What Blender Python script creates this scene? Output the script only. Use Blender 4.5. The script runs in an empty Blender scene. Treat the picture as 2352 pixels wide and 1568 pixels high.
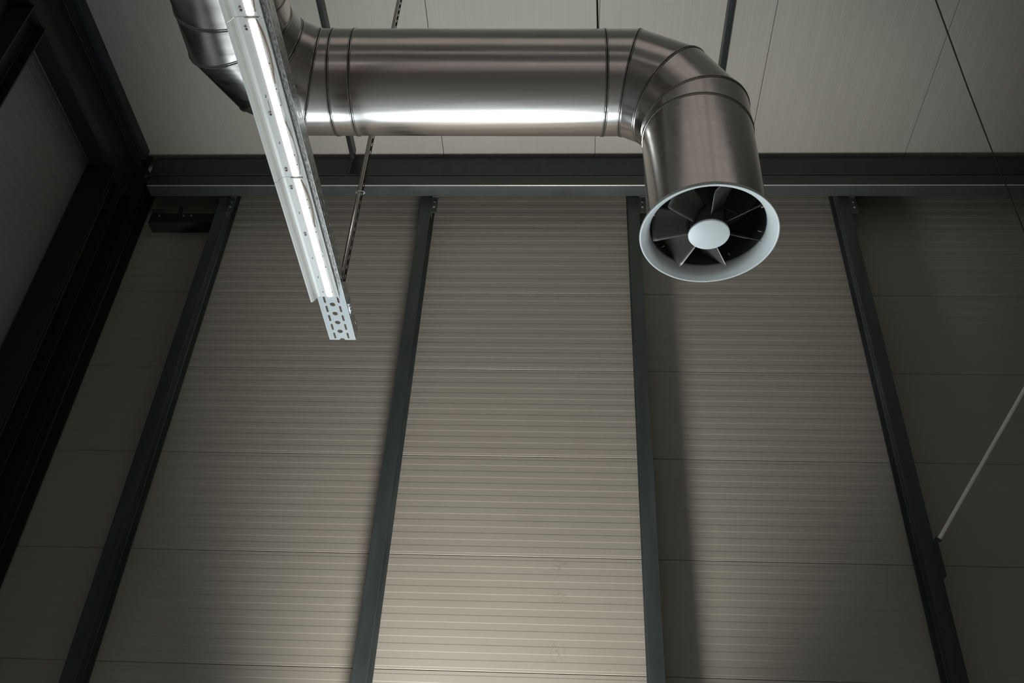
import bpy, bmesh, math, random
from mathutils import Vector, Matrix, Quaternion
random.seed(7)
S = bpy.context.scene
COL = S.collection
CAMH = 1.6                       # eye height above the floor
pi = math.pi
DOORW, WINW, SPW, SPA = 200, 30, 2450, 64
LX, LY, AIM = -1.1, 6.15, (-.15, 7.8, 7.5)

# ------------------------------------------------------------------ helpers
def V(x, y, z):                  # measured from the eye height
    return Vector((x, y, z + CAMH))

def tag(o, label=None, cat=None, group=None, kind=None):
    if label: o['label'] = label
    if cat: o['category'] = cat
    if group: o['group'] = group
    if kind: o['kind'] = kind
    return o

def empty(name, loc, label, cat, group=None, kind='thing'):
    o = bpy.data.objects.new(name, None)
    COL.objects.link(o)
    o.location = loc
    o.empty_display_size = 0.1
    return tag(o, label, cat, group, kind)

def obj(name, bm, mats, parent=None, smooth=False, sharp=None, recalc=True):
    if recalc:
        bmesh.ops.recalc_face_normals(bm, faces=bm.faces[:])
    me = bpy.data.meshes.new(name)
    if parent is not None:
        bmesh.ops.translate(bm, verts=bm.verts[:], vec=-origin(parent))
    bm.to_mesh(me)
    bm.free()
    if not isinstance(mats, (list, tuple)):
        mats = [mats]
    for m in mats:
        me.materials.append(m)
    if smooth:
        for p in me.polygons:
            p.use_smooth = True
        if sharp:
            me.set_sharp_from_angle(angle=math.radians(sharp))
    o = bpy.data.objects.new(name, me)
    COL.objects.link(o)
    if parent is not None:
        o.parent = parent
    return o

def origin(p):
    v = Vector((0, 0, 0))
    while p is not None:
        v = v + Vector(p.location)
        p = p.parent
    return v

def box(bm, x0, x1, y0, y1, z0, z1, mat=0):
    vs = [bm.verts.new(V(x, y, z)) for x in (x0, x1) for y in (y0, y1) for z in (z0, z1)]
    for f in ((0, 1, 3, 2), (4, 6, 7, 5), (0, 4, 5, 1), (2, 3, 7, 6), (0, 2, 6, 4), (1, 5, 7, 3)):
        fc = bm.faces.new([vs[i] for i in f]); fc.material_index = mat
    return vs

def bevel_all(bm, w, seg=2):
    bmesh.ops.bevel(bm, geom=bm.edges[:], offset=w, segments=seg, affect='EDGES', profile=.5)

def prism(bm, prof, a, b, fn, mat=0, caps=True, closed=True):
    """profile of 2D points carried from a to b; fn(u, v, t) -> Vector"""
    A = [bm.verts.new(fn(u, v, a)) for u, v in prof]
    B = [bm.verts.new(fn(u, v, b)) for u, v in prof]
    n = len(prof)
    for i in range(n if closed else n - 1):
        j = (i + 1) % n
        f = bm.faces.new((A[i], A[j], B[j], B[i])); f.material_index = mat
    if caps and closed:
        bm.faces.new(A[::-1]).material_index = mat
        bm.faces.new(B).material_index = mat

def iprof(w, h, tf, tw):
    """I-section outline, flanges of width w at v=0 and v=h"""
    a, b = w / 2, tw / 2
    r = .010
    return [(-a, 0), (a, 0), (a, tf), (b + r, tf), (b, tf + r), (b, h - tf - r), (b + r, h - tf), (a, h - tf), (a, h),
            (-a, h), (-a, h - tf), (-b - r, h - tf), (-b, h - tf - r), (-b, tf + r), (-b - r, tf), (-a, tf)]

def tube(bm, pts, r, n=12, caps=True, mat=0):
    """round tube through points"""
    rings = []
    prev = None
    for i, p in enumerate(pts):
        if i == 0: d = (pts[1] - pts[0])
        elif i == len(pts) - 1: d = (pts[-1] - pts[-2])
        else: d = (pts[i + 1] - pts[i]).normalized() + (pts[i] - pts[i - 1]).normalized()
        d.normalize()
        if prev is None:
            e1 = d.cross(Vector((.31, .52, .79))).normalized()
        else:
            e1 = (prev - d * prev.dot(d)).normalized()
        prev = e1
        e2 = d.cross(e1)
        rr = r[i] if isinstance(r, (list, tuple)) else r
        rings.append([bm.verts.new(p + rr * (math.cos(2 * pi * k / n) * e1 + math.sin(2 * pi * k / n) * e2)) for k in range(n)])
    for a, b in zip(rings, rings[1:]):
        for k in range(n):
            bm.faces.new((a[k], a[(k + 1) % n], b[(k + 1) % n], b[k])).material_index = mat
    if caps:
        bm.faces.new(rings[0][::-1]).material_index = mat
        bm.faces.new(rings[-1]).material_index = mat

def lathe(bm, prof, c, n=96, mat=0, closed=False, axis='z'):
    """prof: (radius, z) pairs about a vertical axis through c"""
    rings = []
    for r, z in prof:
        rings.append([bm.verts.new(c + Vector((r * math.cos(2 * pi * k / n), r * math.sin(2 * pi * k / n), z))) for k in range(n)])
    m = len(rings)
    for i in range(m if closed else m - 1):
        a, b = rings[i], rings[(i + 1) % m]
        for k in range(n):
            bm.faces.new((a[k], a[(k + 1) % n], b[(k + 1) % n], b[k])).material_index = mat
    return rings

def bolt(bm, p, d, r=.012, h=.010):
    """hexagon head standing on p along d"""
    d = d.normalized()
    e1 = d.cross(Vector((.3, .5, .81))).normalized(); e2 = d.cross(e1)
    for rr, n, a, b in ((r * 1.35, 16, 0, h * .25), (r, 6, h * .25, h)):
        A = [bm.verts.new(p + d * a + rr * (math.cos(2 * pi * k / n) * e1 + math.sin(2 * pi * k / n) * e2)) for k in range(n)]
        B = [bm.verts.new(p + d * b + rr * (math.cos(2 * pi * k / n) * e1 + math.sin(2 * pi * k / n) * e2)) for k in range(n)]
        for k in range(n):
            bm.faces.new((A[k], A[(k + 1) % n], B[(k + 1) % n], B[k]))
        bm.faces.new(A[::-1]); bm.faces.new(B)

# ------------------------------------------------------------------ materials
def mat(name, color, rough=.5, metal=0., spec=.5, emit=None, estr=0., noise=None, bump=None, coat=0., aniso=0.):
    m = bpy.data.materials.new(name)
    m.use_nodes = True
    nt = m.node_tree
    b = nt.nodes['Principled BSDF']
    b.inputs['Base Color'].default_value = (*color, 1)
    b.inputs['Roughness'].default_value = rough
    b.inputs['Metallic'].default_value = metal
    b.inputs['Specular IOR Level'].default_value = spec
    if aniso: b.inputs['Anisotropic'].default_value = aniso
    if coat: b.inputs['Coat Weight'].default_value = coat
    if emit:
        b.inputs['Emission Color'].default_value = (*emit, 1)
        b.inputs['Emission Strength'].default_value = estr
    tc = nt.nodes.new('ShaderNodeTexCoord')
    if noise:                       # (scale vector, detail, colour amount, roughness amount)
        sc, det, ca, ra = noise
        mp = nt.nodes.new('ShaderNodeMapping'); mp.inputs['Scale'].default_value = sc
        nt.links.new(tc.outputs['Object'], mp.inputs['Vector'])
        nz = nt.nodes.new('ShaderNodeTexNoise'); nz.inputs['Scale'].default_value = 1; nz.inputs['Detail'].default_value = det
        nt.links.new(mp.outputs['Vector'], nz.inputs['Vector'])
        if ca:
            mr = nt.nodes.new('ShaderNodeMapRange')
            mr.inputs['From Min'].default_value = .3; mr.inputs['From Max'].default_value = .7
            mr.inputs['To Min'].default_value = 1 - ca; mr.inputs['To Max'].default_value = 1 + ca
            nt.links.new(nz.outputs['Fac'], mr.inputs['Value'])
            vm = nt.nodes.new('ShaderNodeVectorMath'); vm.operation = 'SCALE'
            vm.inputs[0].default_value = color
            nt.links.new(mr.outputs['Result'], vm.inputs['Scale'])
            nt.links.new(vm.outputs['Vector'], b.inputs['Base Color'])
        if ra:
            m2 = nt.nodes.new('ShaderNodeMapRange')
            m2.inputs['From Min'].default_value = .3; m2.inputs['From Max'].default_value = .7
            m2.inputs['To Min'].default_value = max(0, rough - ra); m2.inputs['To Max'].default_value = rough + ra
            nt.links.new(nz.outputs['Fac'], m2.inputs['Value'])
            nt.links.new(m2.outputs['Result'], b.inputs['Roughness'])
    if bump:                        # (scale vector, strength, distance)
        sc, st, di = bump
        mp = nt.nodes.new('ShaderNodeMapping'); mp.inputs['Scale'].default_value = sc
        nt.links.new(tc.outputs['Object'], mp.inputs['Vector'])
        nz = nt.nodes.new('ShaderNodeTexNoise'); nz.inputs['Scale'].default_value = 1; nz.inputs['Detail'].default_value = 3
        nt.links.new(mp.outputs['Vector'], nz.inputs['Vector'])
        bp = nt.nodes.new('ShaderNodeBump'); bp.inputs['Strength'].default_value = st; bp.inputs['Distance'].default_value = di
        nt.links.new(nz.outputs['Fac'], bp.inputs['Height'])
        nt.links.new(bp.outputs['Normal'], b.inputs['Normal'])
    return m

def dotted(name, base, hole, radius, rough, metal):
    """rows of round holes, laid out by the UV map (one hole per unit square, staggered)"""
    m = mat(name, base, rough, metal)
    nt = m.node_tree; b = nt.nodes['Principled BSDF']
    N, L = nt.nodes, nt.links
    tc = N['Texture Coordinate']
    sp = N.new('ShaderNodeSeparateXYZ'); L.new(tc.outputs['UV'], sp.inputs[0])
    def mth(op, a, bb=None):
        n = N.new('ShaderNodeMath'); n.operation = op
        for i, x in enumerate((a, bb)):
            if x is None: continue
            if isinstance(x, (int, float)): n.inputs[i].default_value = x
            else: L.new(x, n.inputs[i])
        return n.outputs[0]
    row = mth('FLOOR', sp.outputs[1])
    sh = mth('MULTIPLY', mth('MODULO', row, 2.0), .5)
    fu = mth('SUBTRACT', mth('FRACT', mth('ADD', sp.outputs[0], sh)), .5)
    fv = mth('SUBTRACT', mth('FRACT', sp.outputs[1]), .5)
    d = mth('SQRT', mth('ADD', mth('MULTIPLY', fu, fu), mth('MULTIPLY', fv, fv)))
    k = mth('LESS_THAN', d, radius)
    mx = N.new('ShaderNodeMix'); mx.data_type = 'RGBA'
    mx.inputs['A'].default_value = (*base, 1); mx.inputs['B'].default_value = (*hole, 1)
    L.new(k, mx.inputs['Factor']); L.new(mx.outputs['Result'], b.inputs['Base Color'])
    inv = mth('SUBTRACT', 1.0, k)
    L.new(mth('MULTIPLY', inv, metal), b.inputs['Metallic'])
    L.new(mth('MULTIPLY', inv, .5), b.inputs['Specular IOR Level'])
    return m

M = {}
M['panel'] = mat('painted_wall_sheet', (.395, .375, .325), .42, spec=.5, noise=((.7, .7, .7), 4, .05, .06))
M['panel_shaded'] = mat('shaded_side_wall_sheet', (.23, .23, .215), .42, spec=.5, noise=((.7, .7, .7), 4, .05, .06))  # wall sheet in a darker colour, the left wall's shade painted in
M['steel_black'] = mat('near_black_steel', (.018, .020, .019), .45, spec=.35, noise=((3, 3, 1.2), 5, .14, .08))  # darker version of the dark steel, for the members on the left
M['steel_purlin'] = mat('purlin_steel', (.024, .031, .033), .45, spec=.4, noise=((3, 1.2, 3), 5, .14, .08))
M['edge'] = mat('painted_edge_highlight', (.70, .70, .68), .35, .4)  # pale tone standing in for the gleam on the eave tube's corner
M['roof'] = mat('painted_roof_sheet', (.37, .372, .338), .5, spec=.4, noise=((.7, .7, .7), 4, .04, .05))
M['steel'] = mat('dark_painted_steel', (.052, .062, .064), .42, spec=.45, noise=((3, 3, 1.2), 5, .14, .08))
M['steel_streak'] = mat('dark_painted_steel_streaked', (.050, .062, .062), .40, spec=.45, noise=((9, 2, 1.5), 5, .22, .1))
M['galv'] = mat('galvanised_duct_sheet', (.72, .68, .645), .215, 1.0, noise=((1.2, 30, 30), 3, .03, .035), bump=((1.6, 5, 5), .25, .004))
M['galv_bead'] = mat('galvanised_bead', (.55, .53, .50), .16, 1.0)
M['seam_dark'] = mat('seam_sealant', (.03, .03, .03), .6)
M['zinc'] = mat('zinc_spangle', (.62, .63, .63), .34, 1.0, noise=((60, 60, 60), 3, .18, .12))
M['white'] = mat('white_enamel', (.64, .63, .59), .35, spec=.5)
M['rim'] = mat('pale_grey_enamel', (.80, .835, .82), .38, spec=.5)
M['blade'] = mat('grey_blade_coat', (.20, .185, .17), .38, .55, spec=.5)
M['casing'] = mat('dark_fan_casing', (.10, .095, .09), .38, .3)
M['pin'] = mat('bright_pin', (.85, .85, .83), .25, .7)
M['perf'] = dotted('perforated_sheet', (.85, .85, .83), (.004, .004, .004), .34, .35, .45)
M['perf_w'] = dotted('perforated_white_sheet', (.64, .63, .59), (.08, .06, .045), .27, .4, 0.0)
M['led'] = mat('lit_led_lens', (1, 1, 1), .3, emit=(1.0, .985, .95), estr=3.4)
M['led_board'] = mat('led_board', (.60, .585, .55), .4)
M['screw'] = mat('brown_screw', (.10, .055, .04), .5, .3)
M['wire_brown'] = mat('brown_wire', (.30, .16, .09), .5)
M['wire_white'] = mat('white_wire', (.8, .78, .74), .5)
M['orange'] = mat('orange_cable', (.75, .22, .06), .5)
M['red'] = mat('dark_red_cable', (.10, .022, .018), .5)
M['conduit'] = mat('grey_conduit', (.74, .67, .61), .27, 1.0)
M['strut'] = mat('hanger_strip', (.045, .045, .042), .4, .3)
M['tie'] = mat('clear_cable_tie', (.75, .75, .70), .4)
M['wirerope'] = mat('steel_wire_rope', (.035, .034, .030), .35, .2)
M['rod'] = mat('pale_painted_rod', (.93, .92, .85), .45)
M['floor'] = mat('concrete_floor', (.50, .48, .46), .50, noise=((.8, .8, .8), 6, .12, .1))
M['wall_far'] = mat('far_wall_sheet', (.30, .28, .26), .5)
M['frame'] = mat('window_frame', (.12, .12, .12), .5)

def daylight(name, col, st):
    return mat(name, (.02, .02, .02), .2, emit=col, estr=st)
M['day'] = daylight('daylit_glazing', (.78, .92, 1.0), 5.0)
M['roofday'] = daylight('milky_rooflight', (1.0, .93, .86), .30)
M['day2'] = daylight('daylit_glazing_far', (1.0, .93, .86), 1.6)

# tray sheet: zinc, the far end clean and bright, the rest still under a dull grey film with a ragged edge
def tray_material():
    m = mat('perforated_tray_zinc', (.60, .62, .62), .42, .9)
    nt = m.node_tree; N, L = nt.nodes, nt.links; b = N['Principled BSDF']
    tc = N['Texture Coordinate']
    geo = N.new('ShaderNodeNewGeometry')
    sp = N.new('ShaderNodeSeparateXYZ'); L.new(geo.outputs['Position'], sp.inputs[0])
    mp = N.new('ShaderNodeMapping'); mp.inputs['Scale'].default_value = (70, 9, 9)
    L.new(geo.outputs['Position'], mp.inputs['Vector'])
    nz = N.new('ShaderNodeTexNoise'); nz.inputs['Scale'].default_value = 1; nz.inputs['Detail'].default_value = 3
    L.new(mp.outputs['Vector'], nz.inputs['Vector'])
    a = N.new('ShaderNodeMath'); a.operation = 'MULTIPLY_ADD'; L.new(nz.outputs['Fac'], a.inputs[0]); a.inputs[1].default_value = .32
    L.new(sp.outputs[1], a.inputs[2])
    st = N.new('ShaderNodeMath'); st.operation = 'GREATER_THAN'; L.new(a.outputs[0], st.inputs[0]); st.inputs[1].default_value = 4.36
    n2 = N.new('ShaderNodeTexNoise'); n2.inputs['Scale'].default_value = 1; n2.inputs['Detail'].default_value = 4
    mp2 = N.new('ShaderNodeMapping'); mp2.inputs['Scale'].default_value = (160, 45, 45)
    L.new(geo.outputs['Position'], mp2.inputs['Vector']); L.new(mp2.outputs['Vector'], n2.inputs['Vector'])
    cr = N.new('ShaderNodeValToRGB'); L.new(n2.outputs['Fac'], cr.inputs['Fac'])
    cr.color_ramp.elements[0].position = .35; cr.color_ramp.elements[0].color = (.065, .058, .052, 1)
    cr.color_ramp.elements[1].position = .68; cr.color_ramp.elements[1].color = (.21, .20, .19, 1)
    mx = N.new('ShaderNodeMix'); mx.data_type = 'RGBA'
    L.new(st.outputs[0], mx.inputs['Factor']); L.new(cr.outputs['Color'], mx.inputs['A'])
    mx.inputs['B'].default_value = (.38, .40, .395, 1)
    L.new(mx.outputs['Result'], b.inputs['Base Color'])
    r = N.new('ShaderNodeMapRange'); L.new(st.outputs[0], r.inputs['Value'])
    r.inputs['To Min'].default_value = .85; r.inputs['To Max'].default_value = .15
    L.new(r.outputs['Result'], b.inputs['Metallic'])
    return m
M['tray'] = tray_material()

# faint finger-mark stains low in the middle bay
def stains(m, spots):
    nt = m.node_tree; N, L = nt.nodes, nt.links; b = N['Principled BSDF']
    geo = N.new('ShaderNodeNewGeometry')
    nz = N.new('ShaderNodeTexNoise'); nz.inputs['Scale'].default_value = 38; nz.inputs['Detail'].default_value = 2
    L.new(geo.outputs['Position'], nz.inputs['Vector'])
    th = N.new('ShaderNodeMapRange'); L.new(nz.outputs['Fac'], th.inputs['Value']); th.inputs['From Min'].default_value = .53; th.inputs['From Max'].default_value = .60
    tot = None
    for x, z, r in spots:
        d = N.new('ShaderNodeVectorMath'); d.operation = 'DISTANCE'; L.new(geo.outputs['Position'], d.inputs[0]); d.inputs[1].default_value = (x, 7.66, z + CAMH)
        k = N.new('ShaderNodeMapRange'); L.new(d.outputs['Value'], k.inputs['Value'])
        k.inputs['From Min'].default_value = r * .5; k.inputs['From Max'].default_value = r; k.inputs['To Min'].default_value = 1; k.inputs['To Max'].default_value = 0
        if tot is None: tot = k.outputs['Result']
        else:
            a = N.new('ShaderNodeMath'); a.operation = 'MAXIMUM'; L.new(tot, a.inputs[0]); L.new(k.outputs['Result'], a.inputs[1]); tot = a.outputs[0]
    f = N.new('ShaderNodeMath'); f.operation = 'MULTIPLY'; L.new(tot, f.inputs[0]); L.new(th.outputs['Result'], f.inputs[1])
    f2 = N.new('ShaderNodeMath'); f2.operation = 'MULTIPLY'; L.new(f.outputs[0], f2.inputs[0]); f2.inputs[1].default_value = .30
    src = b.inputs['Base Color'].links[0].from_socket
    mx = N.new('ShaderNodeMix'); mx.data_type = 'RGBA'; L.new(f2.outputs[0], mx.inputs['Factor']); L.new(src, mx.inputs['A']); mx.inputs['B'].default_value = (.16, .12, .09, 1)
    L.new(mx.outputs['Result'], b.inputs['Base Color'])
stains(M['panel'], [(-.063, 3.69, .085), (-.059, 3.396, .08), (-.09, 2.935, .11)])

# ------------------------------------------------------------------ the hall
D = 7.66          # back wall
H = 8.54          # roof sheet (eye-relative)
XL = -5.15        # left wall
XR = 11.0
YB = -9.2
FL = -CAMH

def ribbed(lo, hi, seam0, pitch, per, depth, step=.0016, gap=None):
    """(position, offset) of a sheet with shallow raised bands and deeper panel joints"""
    out = [(lo, 0.)]
    ks = []
    k = math.floor((lo - seam0) / pitch) - 1
    while seam0 + k * pitch < hi + pitch:
        s = seam0 + k * pitch
        q = pitch / per
        ev = [(s - .0035, 0), (s - .0020, .009), (s + .0012, .009), (s + .0070, 0)]
        if gap: ev = [(s - .0034, 0), (s - .0030, gap), (s + .0030, gap), (s + .0034, 0)]
        for j in range(per):
            a = s + q * (j + .22); b = s + q * (j + .72)
            ev += [(a - step * 1.4, 0), (a + step * 1.4, -depth), (b - step * 1.4, -depth), (b + step * 2.6, 0)]
        ks += ev
        k += 1
    for p, o in sorted(ks):
        if lo + .01 < p < hi - .01:
            out.append((p, o))
    out.append((hi, 0.))
    return out

bm = bmesh.new()                                     # back wall
pr = ribbed(FL, H + .15, 7.762, 1.0012, 8, .0011)
A = [bm.verts.new(V(XL - .1, D + o, z)) for z, o in pr]; B = [bm.verts.new(V(XR, D + o, z)) for z, o in pr]
for i in range(len(pr) - 1):
    bm.faces.new((A[i], B[i], B[i + 1], A[i + 1]))
A2 = bm.verts.new(V(XL - .1, D + .12, FL)); B2 = bm.verts.new(V(XR, D + .12, FL)); A3 = bm.verts.new(V(XL - .1, D + .12, H + .15)); B3 = bm.verts.new(V(XR, D + .12, H + .15))
bm.faces.new((A2, A3, B3, B2)); bm.faces.new((A[0], A2, B2, B[0])); bm.faces.new((A[-1], B[-1], B3, A3))
tag(obj('wall_back', bm, M['panel'], recalc=False), 'beige ribbed metal panel wall behind the dark posts', 'wall', kind='structure')

bm = bmesh.new()                                     # left wall
pr = ribbed(FL, H + .15, 6.79, 1.0012, 8, .0012)
A = [bm.verts.new(V(XL - o, YB, z)) for z, o in pr]; B = [bm.verts.new(V(XL - o, D + .1, z)) for z, o in pr]
for i in range(len(pr) - 1):
    bm.faces.new((A[i], B[i], B[i + 1], A[i + 1]))
A2 = bm.verts.new(V(XL - .12, YB, FL)); B2 = bm.verts.new(V(XL - .12, D + .1, FL)); A3 = bm.verts.new(V(XL - .12, YB, H + .15)); B3 = bm.verts.new(V(XL - .12, D + .1, H + .15))
bm.faces.new((A2, A3, B3, B2)); bm.faces.new((A[0], A2, B2, B[0])); bm.faces.new((A[-1], B[-1], B3, A3))
tag(obj('wall_left', bm, M['panel_shaded'], recalc=False), 'shaded ribbed metal panel wall on the left side', 'wall', kind='structure')

bm = bmesh.new()                                     # roof sheets
pr = ribbed(XL - .1, XR, .2745, 1.7165, 10, -.0012, .0016, .04)
A = [bm.verts.new(V(x, YB, H + o)) for x, o in pr]; B = [bm.verts.new(V(x, D + .1, H + o)) for x, o in pr]
for i in range(len(pr) - 1):
    bm.faces.new((A[i], B[i], B[i + 1], A[i + 1]))
A2 = bm.verts.new(V(XL - .1, YB, H + .14)); B2 = bm.verts.new(V(XL - .1, D + .1, H + .14)); A3 = bm.verts.new(V(XR, YB, H + .14)); B3 = bm.verts.new(V(XR, D + .1, H + .14))
bm.faces.new((A2, A3, B3, B2)); bm.faces.new((A[0], A2, B2, B[0])); bm.faces.new((A[-1], B[-1], B3, A3))
tag(obj('ceiling', bm, M['roof'], recalc=False), 'pale ribbed metal roof sheets overhead', 'ceiling', kind='structure')

bm = bmesh.new(); box(bm, XL - .12, XR + .12, YB - .1, D + .12, FL - .15, FL)
tag(obj('floor', bm, M['floor']), 'smooth concrete hall floor', 'floor', kind='structure')
bm = bmesh.new(); box(bm, XR, XR + .12, YB, D, FL, H + .1)
tag(obj('wall_right', bm, M['wall_far']), 'plain metal panel wall on the right side', 'wall', kind='structure')
bm = bmesh.new(); box(bm, XL, XR, YB - .12, YB, FL, H + .1)
tag(obj('wall_front', bm, M['wall_far']), 'plain metal panel wall behind the viewer', 'wall', kind='structure')

def glazing(name, x0, x1, z0, z1, y, sgn, m, nx, label):
    """window: frame and mullions stand off the wall, pane sits inside"""
    t = empty(name, V((x0 + x1) / 2, y, z0), label, 'window', kind='structure')
    bm = bmesh.new()
    w = .06
    ya, yb = sorted((y, y + sgn * .06))
    box(bm, x0, x1, ya, yb, z0, z0 + w); box(bm, x0, x1, ya, yb, z1 - w, z1)
    box(bm, x0, x0 + w, ya, yb, z0 + w, z1 - w); box(bm, x1 - w, x1, ya, yb, z0 + w, z1 - w)
    for i in range(1, nx):
        xc = x0 + (x1 - x0) * i / nx
        box(bm, xc - w / 2, xc + w / 2, ya, yb, z0 + w, z1 - w)
    f = obj('window_frame', bm, M['frame'], t)
    bm = bmesh.new()
    ya, yb = sorted((y + sgn * .015, y + sgn * .03))
    box(bm, x0 + w, x1 - w, ya, yb, z0 + w, z1 - w)
    obj('pane', bm, m, t)
    return t

# daylight openings low in the hall (below and behind the view)
glazing('door_1', -1.45, .52, FL + .02, FL + 3.0, D, -1, M['day'], 3, 'glazed sectional door low in the panelled back wall')
glazing('window_1', -3.72, -1.72, FL + .9, FL + 3.0, D, -1, M['day'], 3, 'low daylit window beside the glazed door in the back wall')
glazing('window_2', -4.1, 5.1, 1.85, 2.25, YB, 1, M['day2'], 8, 'long daylit strip window high in the wall behind the viewer')
glazing('window_3', -4.1, 5.1, 7.4, 7.75, YB, 1, M['day2'], 8, 'narrow daylit strip window under the roof behind the viewer')

M['day3'] = daylight('daylit_door_panels', (1.0, .90, .84), .2)
glazing('door_2', -4.0, 5.0, FL + .02, FL + 3.2, YB, 1, M['day3'], 9, 'wide translucent sectional door behind the viewer')

def rooflight(name, y0, y1, label):
    t = empty(name, V(3, (y0 + y1) / 2, H - .05), label, 'window', kind='structure')
    bm = bmesh.new(); box(bm, -4.2, 5.2, y0, y1, H - .03, H - .004)
    obj('pane', bm, M['roofday'], t)
    bm = bmesh.new()
    for x in [-4.2 + i * 1.175 for i in range(9)]:
        box(bm, x - .03, x + .03, y0, y1, H - .05, H - .03)
    obj('window_frame', bm, M['frame'], t)
rooflight('window_4', -2.0, .6, 'milky rooflight strip behind the viewer')

# ------------------------------------------------------------------ steelwork
def post(xc, label, ytop):
    t = empty('facade_post', V(xc, D - .14, FL), label, 'post', 'dark steel posts standing along the back wall')
    bm = bmesh.new()
    prism(bm, iprof(.12, .24, .0115, .0075), FL, ytop, lambda u, v, s: V(xc + u, 7.40 + v, s))
    obj('post_section', bm, M['steel_streak'], t)
    bm = bmesh.new()                                     # cleat between the post head and the eave rail
    box(bm, xc + .062, xc + .128, 7.385, 7.393, 7.70, 7.955)
    box(bm, xc + .062, xc + .070, 7.393, 7.47, 7.70, 7.955)
    c = obj('cleat', bm, M['steel'], t)
    bm = bmesh.new()
    box(bm, xc + .064, xc + .126, 7.380, 7.3849, 7.944, 7.952)
    obj('cleat_edge', bm, M['zinc'], c)
    for z in (7.78, 7.86):
        bm = bmesh.new(); bolt(bm, V(xc + .095, 7.385, z), Vector((0, -1, 0)), .009, .008)
        obj('bolt', bm, M['zinc'], t)
    bm = bmesh.new()
    box(bm, xc - .11, xc + .11, 7.34, 7.63, FL, FL + .02)
    obj('base_plate', bm, M['steel'], t)
    return t

post(-3.873, 'dark steel post in the shaded left bay, nearest the hall corner', 8.50)
post(-1.588, 'dark steel post between the lamp end and the fan, its right side black', 8.50)
post(.692, 'narrow dark steel post passing right behind the round fan mouth', 8.50)
post(2.952, 'black steel post on the right where the pale rod ends', 8.50)

def rail(name, label, cat, x0, x1, y0, y1, z0, z1, r=.007, m='steel'):
    bm = bmesh.new(); box(bm, x0, x1, y0, y1, z0, z1); bevel_all(bm, r, 3)
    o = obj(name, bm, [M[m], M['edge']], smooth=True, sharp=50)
    if name == 'eave_rail':              # highlight along the lower front corner, put in as a paler material
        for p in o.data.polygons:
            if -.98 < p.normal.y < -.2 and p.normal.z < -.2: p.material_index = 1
    return tag(o, label, cat, kind='thing')

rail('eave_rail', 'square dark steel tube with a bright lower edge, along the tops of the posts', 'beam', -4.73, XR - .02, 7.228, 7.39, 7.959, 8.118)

t = empty('eave_beam', V(0, 7.31, 8.12), 'deep dark steel beam right under the roof above the square tube', 'beam')
bm = bmesh.new()
prism(bm, [(-.0825, 0), (.075, 0), (.075, .010), (.009, .010), (.009, .362), (.075, .362), (.075, .372), (0, .372), (0, .010), (-.0825, .010)], -4.80, XR - .02, lambda u, v, s: V(s, 7.31 + u, 8.128 + v))
obj('beam_section', bm, M['steel_streak'], t)
for xs in (-2.43, 1.53, 5.5):
    bm = bmesh.new(); box(bm, xs - .05, xs - .038, 7.23, 7.303, 8.145, 8.498)
    obj('stiffener', bm, M['steel'], t)

def purlin(xc, w, label, zb=8.39, y1=7.225):
    bm = bmesh.new()
    box(bm, xc - w / 2, xc + w / 2, YB + .01, y1, zb, H - .001)
    bevel_all(bm, .006, 2)
    return tag(obj('roof_purlin', bm, M['steel_purlin'], smooth=True, sharp=50), label, 'purlin', 'dark purlins running under the roof sheets', kind='thing')
purlin(-2.462, .046, 'dark purlin under the roof seen left of the flat hanger bar, crossing behind the duct')
purlin(1.531, .050, 'dark purlin under the roof that ends behind the outer bend of the duct')
purlin(-4.92, .14, 'wide black purlin bordering the roof along the left wall')
purlin(5.52, .05, 'dark purlin under the roof beyond the wire rope on the far right')

# left eave
bm = bmesh.new()
prism(bm, iprof(.17, .50, .0135, .009), YB + .01, 7.288, lambda u, v, s: V(-4.985 + u, s, 7.872 + v))
tag(obj('side_beam', bm, M['steel_black']), 'black steel I-beam running along the top of the left wall', 'beam', kind='thing')
rail('side_rail', 'square black steel tube under the side beam along the left wall', 'beam', -5.08, -4.89, YB + .01, 7.12, 7.70, 7.865, m='steel_black')

# corner columns
def column(xc, yc, w, d, ztop, label, face):
    t = empty('corner_column', V(xc, yc, FL), label, 'column', 'heavy black columns in the left corner')
    bm = bmesh.new()
    if face == 'y': prism(bm, iprof(w, d, .016, .010), FL, ztop, lambda u, v, s: V(xc + u, yc - d / 2 + v, s))
    else: prism(bm, iprof(d, w, .016, .010), FL, ztop, lambda u, v, s: V(xc - w / 2 + v, yc + u, s))
    obj('column_section', bm, M['steel_black'], t)
    bm = bmesh.new(); box(bm, xc - w / 2 + .002, xc + w / 2 + .03, yc - d / 2 - .03, yc + d / 2 + .0, FL, FL + .025)
    obj('base_plate', bm, M['steel'], t)
    return t
column(-4.975, 6.86, .31, .28, 7.695, 'black column against the left wall, second from the corner', 'y')
c = column(-4.965, 7.465, .25, .34, 8.53, 'black corner column where the left and back walls meet', 'y')
bm = bmesh.new(); box(bm, -4.839, -4.80, 7.296, 7.308, 7.70, 8.12)
obj('gusset', bm, M['steel_black'], c)
column(-4.985, 4.93, .24, .26, 7.695, 'black column against the left wall, cut by the top left picture edge', 'y')

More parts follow.
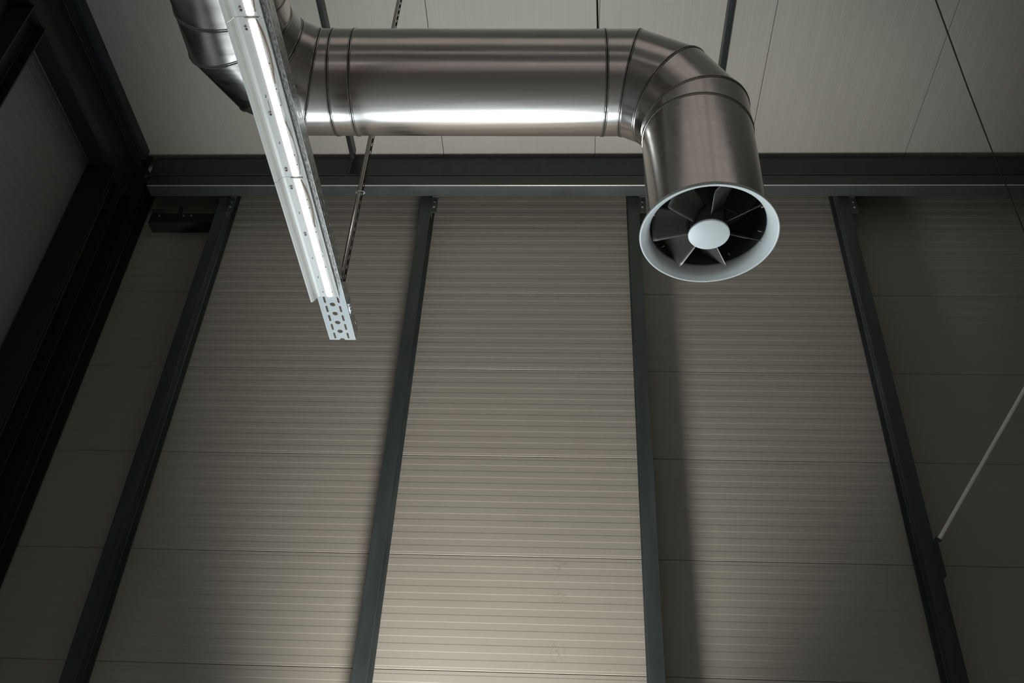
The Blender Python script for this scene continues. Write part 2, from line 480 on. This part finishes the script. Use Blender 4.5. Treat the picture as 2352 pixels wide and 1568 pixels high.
t = empty('wall_bracket', V(-4.3, 7.5, 7.65), 'black boxed bracket with pale bolts under the eave tube in the left bay', 'bracket')
bm = bmesh.new(); box(bm, -4.72, -3.95, 7.50, 7.655, 7.645, 7.80); bevel_all(bm, .005, 1)
obj('bracket_box', bm, M['steel_black'], t)
bm = bmesh.new(); box(bm, -4.70, -4.56, 7.44, 7.50, 7.79, 7.80)
obj('bracket_plate', bm, M['steel_black'], t)
bm = bmesh.new(); box(bm, -4.38, -4.37, 7.44, 7.50, 7.74, 7.86)
obj('bracket_plate', bm, M['steel_black'], t)
for x in (-4.62, -4.34, -4.25):
    bm = bmesh.new(); bolt(bm, V(x, 7.5, 7.76), Vector((0, -1, 0)), .010, .010)
    obj('bolt', bm, M['zinc'], t)

# ------------------------------------------------------------------ ventilation duct
R = .315
P0 = Vector((0, 3.6317, 4.9079 + CAMH)); VX = Vector((1, .0341, .0328)).normalized()
DN = Vector((0, 0, -1)); FW = Vector((0, -1, 0))

def elbow(corner, d1, d2, rho):
    ang = math.acos(max(-1, min(1, -d1.dot(d2)))); tt = rho * math.tan(ang / 2)
    s = corner + d1 * tt; e = corner + d2 * tt
    c = s + (d2 - d1 * d2.dot(d1)).normalized() * rho
    h = ang / 6; pts = []
    for k in range(3):
        th = h * (2 * k + 1)
        pts.append(c + rho / math.cos(h) * (math.cos(th) * (s - c) / rho + math.sin(th) * (-d1)))
    return s, pts, e

cR = P0 + VX * (.725 / VX.x); cL = P0 + VX * (-1.92 / VX.x)
sR, ptR, eR = elbow(cR, -VX, DN, .48)
sL, ptL, eL = elbow(cL, FW, VX, .50)
legL0 = Vector((cL.x, YB + .6, cL.z)); ringL = Vector((cL.x, 3.0, cL.z))
downR = Vector((eR.x, eR.y, 3.705 + CAMH))
def onx(x): return P0 + VX * (x / VX.x)
stations = [legL0, ringL] + ptL + [onx(-1.42), onx(-1.295), onx(.193)] + ptR + [Vector((eR.x, eR.y, 4.42 + CAMH)), downR]
N = 128
def section_ring(i, rad):
    p = stations[i]
    d1 = (stations[i] - stations[i - 1]).normalized() if i else (stations[1] - stations[0]).normalized()
    d2 = (stations[i + 1] - stations[i]).normalized() if i < len(stations) - 1 else d1
    n = (d1 + d2).normalized()
    nn = Vector((-.45, -.55, .7)).normalized()              # common start direction for every ring
    e1 = (nn - d1 * nn.dot(d1)).normalized(); e2 = d1.cross(e1)
    out = []
    for k in range(N):
        a = 2 * pi * k / N
        q = p + rad * (math.cos(a) * e1 + math.sin(a) * e2)
        out.append(q + d1 * ((p - q).dot(n) / d1.dot(n)))
    return out, n
def align(a, b):                                             # rotate list b so that it starts nearest a[0]
    j = min(range(N), key=lambda k: (b[k] - a[0]).length)
    b = b[j:] + b[:j]
    if (b[1] - a[1]).length > (b[-1] - a[1]).length:
        b = [b[0]] + b[:0:-1]
    return b

duct = empty('ventilation_duct', V(-.6, 3.63, 4.9), 'large shiny round metal duct with two segmented bends, crossing under the roof', 'duct')
names = ['duct_run', 'bend_gore', 'bend_gore', 'bend_gore', 'bend_gore', 'duct_coupling', 'duct_run', 'bend_collar', 'bend_gore', 'bend_gore', 'bend_gore', 'duct_run']
for i in range(len(stations) - 1):
    d = (stations[i + 1] - stations[i]).normalized()
    e1 = (Vector((-.45, -.55, .7)) - d * Vector((-.45, -.55, .7)).dot(d)).normalized(); e2 = d.cross(e1)
    ra, na = section_ring(i, R); rb, nb = section_ring(i + 1, R)
    bm = bmesh.new()
    A, B = [], []
    for k in range(N):
        a = 2 * pi * k / N
        off = R * (math.cos(a) * e1 + math.sin(a) * e2)
        q = stations[i] + off; A.append(bm.verts.new(q + d * ((stations[i] - q).dot(na) / d.dot(na))))
        q = stations[i + 1] + off; B.append(bm.verts.new(q + d * ((stations[i + 1] - q).dot(nb) / d.dot(nb))))
    for k in range(N):
        bm.faces.new((A[k], A[(k + 1) % N], B[(k + 1) % N], B[k]))
    o = obj(names[i], bm, M['galv'], duct, smooth=True)
    sd = o.modifiers.new('sheet', 'SOLIDIFY'); sd.thickness = .002; sd.offset = -1; sd.use_rim = False
# rolled beads at every joint
for i in range(1, len(stations) - 1):
    d = (stations[i] - stations[i - 1]).normalized()
    d2 = (stations[i + 1] - stations[i]).normalized()
    n = (d + d2).normalized()
    base, _ = section_ring(i, R)
    c = stations[i]
    for name, sh, rr, m in (('seam_bead', -.0062, .0048, 'galv_bead'), ('seam_bead', .0062, .0048, 'galv_bead'), ('seam_gap', 0, .0030, 'seam_dark')):
        bm = bmesh.new(); rings = []
        for k in range(N):
            q = base[k]; ax = (d if sh < 0 else d2)
            pc = q + ax * sh
            out = (q - c).normalized()
            w = []
            for j in range(8):
                b = 2 * pi * j / 8
                w.append(bm.verts.new(pc + rr * (math.cos(b) * out + math.sin(b) * n)))
            rings.append(w)
        for k in range(N):
            a, b = rings[k], rings[(k + 1) % N]
            for j in range(8):
                bm.faces.new((a[j], a[(j + 1) % 8], b[(j + 1) % 8], b[j]))
        obj(name, bm, M[m], duct, smooth=True)

# rods that carry the duct
def duct_rod(x, label):
    p = onx(x); top = H - .002
    t = empty('duct_hanger', Vector((p.x, p.y, p.z + R)), label, 'hanger', 'threaded rods carrying the duct')
    zt = p.z + R
    bm = bmesh.new(); tube(bm, [Vector((p.x, p.y, zt + .004)), Vector((p.x, p.y, top + CAMH))], .0065, 12)
    obj('rod', bm, M['wirerope'], t, smooth=True, sharp=50)
    bm = bmesh.new(); tube(bm, [Vector((p.x, p.y, zt + .003)), Vector((p.x, p.y, zt + .115)), Vector((p.x, p.y, zt + .14))], [.0165, .0165, .010], 16)
    obj('sleeve', bm, M['wirerope'], t, smooth=True, sharp=40)
duct_rod(.168, 'thin black rod with a thicker sleeve meeting the duct top near its right bend')

# ------------------------------------------------------------------ axial fan in the duct mouth
FX, FY, FZ = .727, 3.660, 3.645
fan = empty('axial_fan', V(FX, FY, FZ), 'round axial fan facing down in the duct mouth, pale flared ring and flat grey hub', 'fan')
C0 = V(FX, FY, FZ)
bm = bmesh.new()
prof = [(.316, .050), (.322, .046), (.340, .036), (.352, .026), (.3605, .012), (.3625, .004), (.3605, -.003), (.355, -.004), (.350, .000),
        (.342, .006), (.330, .015), (.318, .028), (.309, .043), (.304, .058), (.302, .072), (.306, .072), (.309, .06)]
lathe(bm, prof, C0, 128, closed=True)
obj('inlet_ring', bm, M['rim'], fan, smooth=True)
bm = bmesh.new(); lathe(bm, [(.3025, .072), (.3025, .33), (.3075, .33), (.3075, .072)], C0, 128, closed=True)
obj('fan_casing', bm, M['casing'], fan, smooth=True, sharp=40)
# perforated silencer lining above the wheel
bm = bmesh.new(); uv = bm.loops.layers.uv.new()
n = 128; z0, z1 = .33, .74
ra = [bm.verts.new(C0 + Vector((.300 * math.cos(2 * pi * k / n), .300 * math.sin(2 * pi * k / n), z0))) for k in range(n)]
rb = [bm.verts.new(C0 + Vector((.300 * math.cos(2 * pi * k / n), .300 * math.sin(2 * pi * k / n), z1))) for k in range(n)]
pitch = .0125
for k in range(n):
    f = bm.faces.new((ra[k], ra[(k + 1) % n], rb[(k + 1) % n], rb[k]))
    for l, (uu, vv) in zip(f.loops, ((k, 0), (k + 1, 0), (k + 1, 1), (k, 1))):
        l[uv].uv = (uu / n * 150, vv * (z1 - z0) / (pitch * .87))
rc = [bm.verts.new(v.co + Vector((v.co.x - C0.x, v.co.y - C0.y, 0)) * .008) for v in rb]
for k in range(n):
    bm.faces.new((rb[k], rb[(k + 1) % n], rc[(k + 1) % n], rc[k]))
obj('silencer_lining', bm, M['perf'], fan, smooth=True)
# hub and motor
bm = bmesh.new()
lathe(bm, [(.0001, .000), (.098, .000), (.1065, .0025), (.1085, .007), (.1085, .011), (.104, .013), (.0001, .013)], C0, 96)
obj('hub_cap', bm, M['rim'], fan, smooth=True, sharp=30)
bm = bmesh.new(); lathe(bm, [(.0001, .013), (.094, .014), (.094, .15), (.0001, .15)], C0, 64)
obj('hub', bm, M['casing'], fan, smooth=True, sharp=30)
bm = bmesh.new(); lathe(bm, [(.0001, .15), (.072, .15), (.078, .17), (.078, .33), (.06, .36), (.0001, .36)], C0, 48)
obj('motor', bm, M['casing'], fan, smooth=True, sharp=30)
# seven blades
def blade_mesh(phi):
    """leading edge low and straight at image angle phi, sweeping up and round"""
    bm = bmesh.new()
    nr, nc = 8, 10
    grid = []
    for i in range(nr + 1):
        f = i / nr; r = .094 + f * (.292 - .094)
        row = []
        for j in range(nc + 1):
            c = j / nc
            chord = .115 + .075 * f
            pit = math.radians(50 - 5 * f)
            along = chord * c
            tw = along * math.cos(pit) / r
            zz = .020 + .012 * (1 - f) + along * math.sin(pit) + .022 * math.sin(pi * c) * .6
            a = phi - tw + .06 * f * 0
            if i == nr and j == 0: a -= .008; zz += .001
            row.append(C0 + Vector((r * math.cos(a), -r * math.sin(a), zz)))
        grid.append(row)
    vs = [[bm.verts.new(p) for p in row] for row in grid]
    for i in range(nr):
        for j in range(nc):
            bm.faces.new((vs[i][j], vs[i + 1][j], vs[i + 1][j + 1], vs[i][j + 1]))
    return bm
for k in range(7):
    o = obj('blade', blade_mesh(math.radians(245 + 360 / 7 * k)), M['blade'], fan, smooth=True)
    sd = o.modifiers.new('plate', 'SOLIDIFY'); sd.thickness = .0022; sd.offset = 0
for a in (20, 62, 118, 172, 222, 300, 345):
    a = math.radians(a); dd = Vector((math.cos(a), -math.sin(a), 0))
    bm = bmesh.new(); tube(bm, [C0 + dd * .304 + Vector((0, 0, .11)), C0 + dd * .283 + Vector((0, 0, .11))], .0045, 12)
    obj('pin', bm, M['pin'], fan, smooth=True, sharp=50)
# struts behind the wheel
for a in (30, 150, 270):
    a = math.radians(a); dd = Vector((math.cos(a), math.sin(a), 0))
    bm = bmesh.new(); tube(bm, [C0 + dd * .07 + Vector((0, 0, .28)), C0 + dd * .303 + Vector((0, 0, .28))], .007, 10)
    obj('motor_strut', bm, M['casing'], fan, smooth=True, sharp=50)

# ------------------------------------------------------------------ lamp row: tray
ZT = 3.753; TX0, TX1 = -1.493, -1.330; YE = 4.695; PIT = .0845
tray = empty('cable_tray', V(-1.41, YE, ZT), 'perforated galvanised tray above the lamp row, its bare end hanging past the lamps', 'tray')

def cell(bm, o, ux, uy, w, h, hole, mi=0):
    """rectangle w x h at o with a hole (list of 2D points); ux, uy are the plane axes"""
    n = len(hole)
    cx = sum(p[0] for p in hole) / n; cy = sum(p[1] for p in hole) / n
    per = []
    for (a, b) in hole:
        dx, dy = a - cx, b - cy
        ks = []
        if dx > 1e-9: ks.append((w - cx) / dx)
        if dx < -1e-9: ks.append(-cx / dx)
        if dy > 1e-9: ks.append((h - cy) / dy)
        if dy < -1e-9: ks.append(-cy / dy)
        k = min(ks)
        per.append((cx + dx * k, cy + dy * k))
    hv = [bm.verts.new(o + ux * a + uy * b) for a, b in hole]
    pv = [bm.verts.new(o + ux * a + uy * b) for a, b in per]
    def side(p):
        e = 1e-7
        return {q for q, t in (('l', abs(p[0]) < e), ('r', abs(p[0] - w) < e), ('b', abs(p[1]) < e), ('t', abs(p[1] - h) < e)) if t}
    cor = {frozenset('lb'): (0, 0), frozenset('rb'): (w, 0), frozenset('rt'): (w, h), frozenset('lt'): (0, h)}
    for i in range(n):
        j = (i + 1) % n
        sa, sb = side(per[i]), side(per[j])
        f = [hv[i], hv[j], pv[j]]
        if not (sa & sb):
            for x in sa:
                for y in sb:
                    c = cor.get(frozenset((x, y)))
                    if c and len(f) == 3: f.append(bm.verts.new(o + ux * c[0] + uy * c[1]))
        f.append(pv[i])
        bm.faces.new(f)
def slot(w, h, sw, sl, n=8):
    """slot of width sw along x, length sl along y, in a w x h cell"""
    r = sw / 2; out = []
    for k in range(n + 1):
        a = pi * k / n; out.append((w / 2 + r * math.cos(a), h / 2 + sl / 2 - r + r * math.sin(a)))
    for k in range(1, 6): out.append((w / 2 - r, h / 2 + (sl / 2 - r) * (1 - k / 3)))
    for k in range(n + 1):
        a = pi + pi * k / n; out.append((w / 2 + r * math.cos(a), h / 2 - sl / 2 + r + r * math.sin(a)))
    for k in range(1, 6): out.append((w / 2 + r, h / 2 - (sl / 2 - r) * (1 - k / 3)))
    return out
def circ(w, h, r, n=20):
    return [(w / 2 + r * math.cos(2 * pi * (k + .5) / n), h / 2 + r * math.sin(2 * pi * (k + .5) / n)) for k in range(n)]

ux, uy, uz = Vector((1, 0, 0)), Vector((0, 1, 0)), Vector((0, 0, 1))
W = TX1 - TX0; wa = W * .40; wb = W * .20; cxs = (W * .235, W * .745)
NR = 34
bm = bmesh.new()
ystart = YE - PIT * NR
for i in range(NR):
    y = ystart + i * PIT
    e0 = W * .36; e1 = W * .62
    cell(bm, V(TX0, y, ZT), ux, uy, e0, PIT, [(a + (cxs[0] - e0 / 2), b) for a, b in slot(e0, PIT, .0125, .058)])
    wr = W - e1
    cell(bm, V(TX0 + e1, y, ZT), ux, uy, wr, PIT, [(a + (cxs[1] - e1 - wr / 2), b) for a, b in slot(wr, PIT, .0125, .056)])
    mid = e1 - e0
    if i == 0:
        a = [bm.verts.new(V(TX0 + e0, y, ZT)), bm.verts.new(V(TX0 + e1, y, ZT)), bm.verts.new(V(TX0 + e1, y + PIT / 2, ZT)), bm.verts.new(V(TX0 + e0, y + PIT / 2, ZT))]
        bm.faces.new(a)
    if i < NR - 1:
        cell(bm, V(TX0 + e0, y + PIT / 2, ZT), ux, uy, mid, PIT, circ(mid, PIT, .0165))
    else:                                   # last half cell with a half-round notch
        pts = [(0, 0), (mid, 0), (mid, PIT / 2)] + [(mid / 2 + .0165 * math.cos(pi * k / 10), PIT / 2 - .0165 * math.sin(pi * k / 10)) for k in range(11)] + [(0, PIT / 2)]
        bm.faces.new([bm.verts.new(V(TX0 + e0 + a, y + PIT / 2 + b, ZT)) for a, b in pts])
f = [bm.verts.new(V(TX0, YB + .5, ZT)), bm.verts.new(V(TX1, YB + .5, ZT)), bm.verts.new(V(TX1, ystart, ZT)), bm.verts.new(V(TX0, ystart, ZT))]
bm.faces.new(f)
o = obj('tray_bottom', bm, M['tray'], tray)
sd = o.modifiers.new('sheet', 'SOLIDIFY'); sd.thickness = .0015; sd.offset = 0
SH = .092
for name, x in (('tray_side', TX1), ('tray_side', TX0)):
    bm = bmesh.new()
    q = PIT
    for i in range(NR):
        y = ystart + i * q
        for row in (0, 1):
            zz = ZT + row * SH / 2
            h2 = SH / 2
            yo = y + (q / 2 if row else 0)
            if yo + q > YE + 1e-4:
                bm.faces.new([bm.verts.new(V(x, yo, zz)), bm.verts.new(V(x, YE, zz)), bm.verts.new(V(x, YE, zz + h2)), bm.verts.new(V(x, yo, zz + h2))])
                continue
            cell(bm, V(x, yo, zz), uy, uz, q, h2, [(b, a) for a, b in slot(h2, q, .007, .036)])
    bm.faces.new([bm.verts.new(V(x, YB + .5, ZT)), bm.verts.new(V(x, ystart, ZT)), bm.verts.new(V(x, ystart, ZT + SH)), bm.verts.new(V(x, YB + .5, ZT + SH))])
    bm.faces.new([bm.verts.new(V(x, ystart, ZT + SH / 2)), bm.verts.new(V(x, ystart + q / 2, ZT + SH / 2)), bm.verts.new(V(x, ystart + q / 2, ZT + SH)), bm.verts.new(V(x, ystart, ZT + SH))])
    o = obj(name, bm, M['zinc'], tray)
    sd = o.modifiers.new('sheet', 'SOLIDIFY'); sd.thickness = .0015; sd.offset = 0
bm = bmesh.new(); box(bm, TX1 + .001, TX1 + .004, 4.385, 4.475, ZT + .028, ZT + .066)
sp = obj('splice_plate', bm, M['zinc'], tray)
for y in (4.40, 4.43, 4.46):
    bm = bmesh.new(); bolt(bm, V(TX1 + .004, y, ZT + .047), Vector((1, 0, 0)), .0075, .010)
    obj('bolt', bm, M['zinc'], sp)

# cables lying in the tray
def cable(name, label, pts, r, m):
    bm = bmesh.new(); tube(bm, pts, r, 12)
    return tag(obj(name, bm, M[m], smooth=True, sharp=60), label, 'cable', kind='thing')
cable('power_cable', 'orange cable showing through the third round hole from the tray end', [V(-1.400, -8, ZT + .012), V(-1.400, 3.9, ZT + .012), V(-1.396, 4.45, ZT + .012), V(-1.398, 4.52, ZT + .016)], .0095, 'orange')
cable('data_cable', 'dark red cable showing through the right-hand tray slots', [V(-1.369, -8, ZT + .014), V(-1.368, 4.2, ZT + .014), V(-1.371, 4.50, ZT + .014)], .013, 'red')

# ------------------------------------------------------------------ lamp row: luminaires
RP = [(-1.5200, -.0380), (-1.5205, -.0475), (-1.5120, -.0480), (-1.5075, -.0430), (-1.5020, -.0360), (-1.4925, -.0165), (-1.4850, -.0075), (-1.4720, -.0030),
      (-1.3760, -.0030), (-1.3690, -.0080), (-1.3640, -.0150), (-1.3560, -.0155), (-1.3545, -.0080)]
def luminaire(y0, y1, label, detail):
    t = empty('led_luminaire', V(-1.43, y0, ZT - .05), label, 'lamp', 'LED luminaires mounted end to end under the tray')
    zb = ZT - .002
    bm = bmesh.new(); uv = bm.loops.layers.uv.new()
    A = [bm.verts.new(V(x, y0, zb + z)) for x, z in RP]; B = [bm.verts.new(V(x, y1, zb + z)) for x, z in RP]
    for i in range(len(RP) - 1):
        f = bm.faces.new((A[i], A[i + 1], B[i + 1], B[i]))
        if i == 4:
            f.material_index = 1
            L = y1 - y0
            for l, (a, b) in zip(f.loops, ((0, 0), (0, 1), (1, 1), (1, 0))):
                l[uv].uv = (a * L / .0058, b * 4)
    r = obj('reflector', bm, [M['white'], M['perf_w']], t, recalc=False)
    sd = r.modifiers.new('sheet', 'SOLIDIFY'); sd.thickness = .0014; sd.offset = 1
    bm = bmesh.new()
    box(bm, -1.445, -1.380, y0 + .004, y1 - .004, zb - .0075, zb - .0035)
    board = obj('led_board', bm, M['led_board'], t)
    # scalloped lens: one bump per diode
    bm = bmesh.new()
    L = y1 - y0 - .02; n = int(L / .0185); hw0 = .0175
    prev = None; seg = 9
    ny = n * 4
    for j in range(ny + 1):
        y = y0 + .01 + L * j / ny
        hw = hw0 * (.84 + .16 * abs(math.sin(pi * j / 4)))
        ht = .0085 * (.80 + .20 * abs(math.sin(pi * j / 4)))
        ring = [bm.verts.new(V(-1.4125 - hw * math.cos(pi * k / seg), y, zb - .0078 - ht * math.sin(pi * k / seg))) for k in range(seg + 1)]
        if prev:
            for k in range(seg):
                bm.faces.new((prev[k], prev[k + 1], ring[k + 1], ring[k]))
        else:
            bm.faces.new(ring)
        prev = ring
    bm.faces.new(prev[::-1])
    obj('led_lens', bm, M['led'], t, smooth=True, sharp=70)
    if not detail: return t
    for (x, y, big) in detail.get('screws', ()):
        if big:
            bm = bmesh.new(); lathe(bm, [(.0105, -.0078), (.0105, -.0098), (.0075, -.0098), (.0075, -.0078)], V(x, y, zb), 24, closed=True)
            w = obj('screw_washer', bm, M['white'], t, smooth=True, sharp=40)
            bm = bmesh.new(); bolt(bm, V(x, y, zb - .0078), Vector((0, 0, -1)), .0042, .004)
            obj('screw', bm, M['screw'], w)
        else:
            bm = bmesh.new(); tube(bm, [V(x, y, zb - .0070), V(x, y, zb - .0090)], .0032, 12)
            obj('rivet', bm, M['screw'], t, smooth=True, sharp=40)
    for (x0_, ya, yb, m) in detail.get('clips', ()):
        bm = bmesh.new(); box(bm, x0_, x0_ + .0016, ya, yb, zb - .0088, zb - .0074)
        obj('circuit_track', bm, M[m], t)
    for pts, rr, m in detail.get('wires', ()):
        bm = bmesh.new(); tube(bm, [V(a, b, zb + c) for a, b, c in pts], rr, 8)
        obj('wire', bm, M[m], t, smooth=True, sharp=60)
    return t
def wires(y):
    out = []
    for dx, dz, m in ((0, 0, 'wire_brown'), (-.0038, -.001, 'wire_white'), (.0036, .0006, 'wire_brown'), (-.0075, .000, 'wire_brown')):
        pts = []
        for k in range(13):
            f = k / 12
            pts.append((-1.391 + dx * (.5 + .5 * math.sin(pi * f)) + .016 * math.sin(pi * min(1, f * 1.05)) + .004 * f, y + .34 * f, -.010 + dz - .003 * math.sin(pi * f)))
        out.append((pts, .0012, m))
    return out
det1 = dict(screws=[(-1.449, 2.468, 1), (-1.451, 2.838, 0), (-1.451, 2.94, 1), (-1.4485, 3.119, 0), (-1.4535, 3.296, 1), (-1.3885, 2.65, 0), (-1.3885, 2.726, 0), (-1.3885, 2.792, 0), (-1.389, 2.887, 0), (-1.389, 3.195, 0), (-1.389, 3.258, 0), (-1.389, 3.32, 0)],
            clips=[(-1.3845, 2.66, 2.72, 'screw'), (-1.3845, 2.81, 2.88, 'screw'), (-1.3845, 2.96, 3.07, 'screw'), (-1.3845, 3.20, 3.25, 'screw'), (-1.4475, 2.86, 2.92, 'screw')],
            wires=wires(2.42) + [(([(a + .002, b + .62, c) for a, b, c in w[0]]), w[1], w[2]) for w in wires(2.36)[:2]])
det2 = dict(screws=[(-1.4535, 3.418, 1), (-1.451, 3.60, 0), (-1.451, 3.76, 1), (-1.451, 3.95, 0), (-1.451, 4.11, 0), (-1.3885, 3.50, 0), (-1.3885, 3.56, 0), (-1.3885, 3.74, 0), (-1.3885, 3.93, 0), (-1.3885, 4.02, 0), (-1.446, 4.235, 0), (-1.392, 4.235, 0)],
            clips=[(-1.3845, 3.52, 3.56, 'screw'), (-1.3845, 3.62, 3.70, 'screw'), (-1.3845, 3.80, 3.90, 'screw')],
            wires=wires(3.36))
det0 = dict(screws=[(-1.449, 2.372, 1), (-1.451, 2.20, 0)], clips=[], wires=[(([(a, b - .22, c) for a, b, c in w[0]]), w[1], w[2]) for w in wires(2.26)[:3]])
luminaire(3.345, 4.282, 'lit white LED luminaire at the free end of the row, beside the bare tray', det2)
luminaire(2.409, 3.343, 'lit white LED luminaire passing under the duct, middle one of the row', det1)
luminaire(1.473, 2.407, 'lit white LED luminaire of which only the far end shows, at the top edge', det0)
for i in range(3):
    luminaire(1.471 - .936 * (i + 1), 1.471 - .936 * i - .002, 'lit white LED luminaire further back in the row, outside the picture', None)

# ------------------------------------------------------------------ hanger, conduit
HX, HY = -1.327, 4.19
t = empty('tray_hanger', V(HX, HY, ZT), 'dark slotted steel hanger strip rising from the tray beside the grey conduit', 'hanger')
bm = bmesh.new()
hz0, hz1 = ZT + .03, H - .002
NHS = 60; q = (hz1 - hz0) / NHS
for i in range(NHS):
    cell(bm, V(HX, HY, hz0 + i * q), ux, uz, .015, q, slot(.015, q, .006, q * .45, 5))
o = obj('hanger_strip', bm, M['strut'], t)
sd = o.modifiers.new('sheet', 'SOLIDIFY'); sd.thickness = .003; sd.offset = 0
bm = bmesh.new(); tube(bm, [V(-1.3455, HY + .016, ZT + .035), V(-1.3455, HY + .016, H - .002)], .0125, 20)
tag(obj('conduit_pipe', bm, M['conduit'], smooth=True, sharp=50), 'slim grey conduit pipe rising from the tray end and passing behind the duct', 'pipe', kind='thing')
bm = bmesh.new()
ring = []
zc = 4.56
for k in range(25):
    a = 2 * pi * k / 24
    ring.append(V(-1.334 + .027 * math.cos(a), HY + .010 + .024 * math.sin(a), zc + .010 * math.sin(a)))
tube(bm, ring, .003, 8, caps=False)
tag(obj('cable_tie', bm, M['tie'], smooth=True), 'pale tie looped round the conduit and hanger strip below the duct', 'cable tie', kind='thing')

# ------------------------------------------------------------------ rod and wire rope on the right
t = empty('brace_rod', V(3.03, 7.36, 3.86), 'pale painted rod slanting up from the right-hand post out of the picture', 'rod')
bm = bmesh.new(); ra, rb_ = V(3.035, 7.36, 3.84), V(4.17, 6.33, 5.46)
tube(bm, [ra, ra + (rb_ - ra) * 2.1], .0165, 20)
obj('rod', bm, M['rod'], t, smooth=True, sharp=50)
bm = bmesh.new(); dv = (rb_ - ra).normalized(); tube(bm, [ra - dv * .01, ra + dv * .012], .021, 16)
obj('end_nut', bm, M['steel'], t, smooth=True, sharp=40)
bm = bmesh.new(); box(bm, 3.013, 3.021, 7.34, 7.40, 3.52, 3.86)
obj('lug_plate', bm, M['steel'], t)

pts = [V(-1.99, -3.2, 3.30), V(1.943, 3.007, 4.764), V(2.401, 3.749, 5.0), V(2.861, 4.478, 5.255), V(3.451, 5.403, 5.436), V(4.93, 7.65, 5.92)]
bm = bmesh.new(); tube(bm, pts, .0044, 10)
tag(obj('wire_rope', bm, M['wirerope'], smooth=True, sharp=60), 'thin dark steel rope slanting across the roof and eave on the right', 'wire rope', kind='thing')

# ------------------------------------------------------------------ lights
def area(name, loc, sx, sy, rot, power, col=(1, 1, 1), spread=180):
    l = bpy.data.lights.new(name, 'AREA'); l.shape = 'RECTANGLE'; l.size = sx; l.size_y = sy
    l.energy = power; l.color = col; l.spread = math.radians(spread)
    o = bpy.data.objects.new(name, l); COL.objects.link(o)
    o.location = loc; o.rotation_euler = rot
    return o

# other lamp rows of the hall hang parallel to the one in view
for x in (3.0, 7.4):
    area('lamp_row_light', V(x, -6.0, 3.7), .12, 5.0, (0, 0, 0), 4, (1.0, .95, .88))
# daylight falling in through the glazed door and the window beside it
area('door_daylight', V(-.465, 7.52, -.1), 1.9, 2.8, (math.radians(-100), 0, 0), DOORW, (.84, .95, 1.0), 150)
area('window_daylight', V(-2.72, 7.56, .3), 1.9, 2.0, (math.radians(-120), 0, 0), WINW, (.86, .95, 1.0), 110)

# added out-of-view floor lamp, put in to brighten the wall and roof
t = empty('added_fill_light', V(LX, LY, FL), 'added low round fill light on the floor before the glazed door, turned upwards', 'lamp')
bm = bmesh.new(); lathe(bm, [(.0001, 0), (.30, 0), (.30, .03), (.08, .05), (.06, .18), (.0001, .18)], V(LX, LY, FL), 48)
obj('base', bm, M['steel'], t, smooth=True, sharp=35)
bm = bmesh.new(); lathe(bm, [(.05, .18), (.20, .26), (.27, .40), (.262, .40), (.19, .27), (.045, .19)], V(LX, LY, FL), 48, closed=True)
obj('fill_light_shade', bm, M['white'], t, smooth=True, sharp=35)
sp_ = bpy.data.lights.new('added_fill_beam', 'SPOT'); sp_.energy = SPW; sp_.spot_size = math.radians(SPA); sp_.spot_blend = 1.0
sp_.shadow_soft_size = .32; sp_.color = (1.0, .955, .90)
so = bpy.data.objects.new('added_fill_beam', sp_); COL.objects.link(so)
so.location = V(LX, LY, FL + .42)
so.rotation_euler = (V(*AIM) - V(LX, LY, FL + .42)).to_track_quat('-Z', 'Y').to_euler()

w = bpy.data.worlds.new('World'); S.world = w; w.use_nodes = True
w.node_tree.nodes['Background'].inputs['Color'].default_value = (.01, .01, .01, 1)

# ------------------------------------------------------------------ camera
r_ = Vector((0.99825966, 0.04014531, 0.04319718)); u_ = Vector((-0.00868044, -0.62449876, 0.78097756)); f_ = Vector((-0.05832917, 0.77999336, 0.62306345))
cam = bpy.data.cameras.new('Camera'); cam.sensor_width = 36; cam.lens = 2233.07 / 2352 * 36
co = bpy.data.objects.new('Camera', cam); COL.objects.link(co)
m = Matrix((( r_.x, u_.x, -f_.x, 0), (r_.y, u_.y, -f_.y, 0), (r_.z, u_.z, -f_.z, CAMH), (0, 0, 0, 1)))
co.matrix_world = m
cam.clip_start = .05; cam.clip_end = 100
S.camera = co
S.view_settings.view_transform = 'Standard'; S.view_settings.look = 'None'
S.view_settings.gamma = 1; S.view_settings.use_curve_mapping = False
S.view_settings.exposure = 0
try:
    S.cycles.max_bounces = 10; S.cycles.diffuse_bounces = 6
    S.cycles.use_denoising = True
except Exception:
    pass
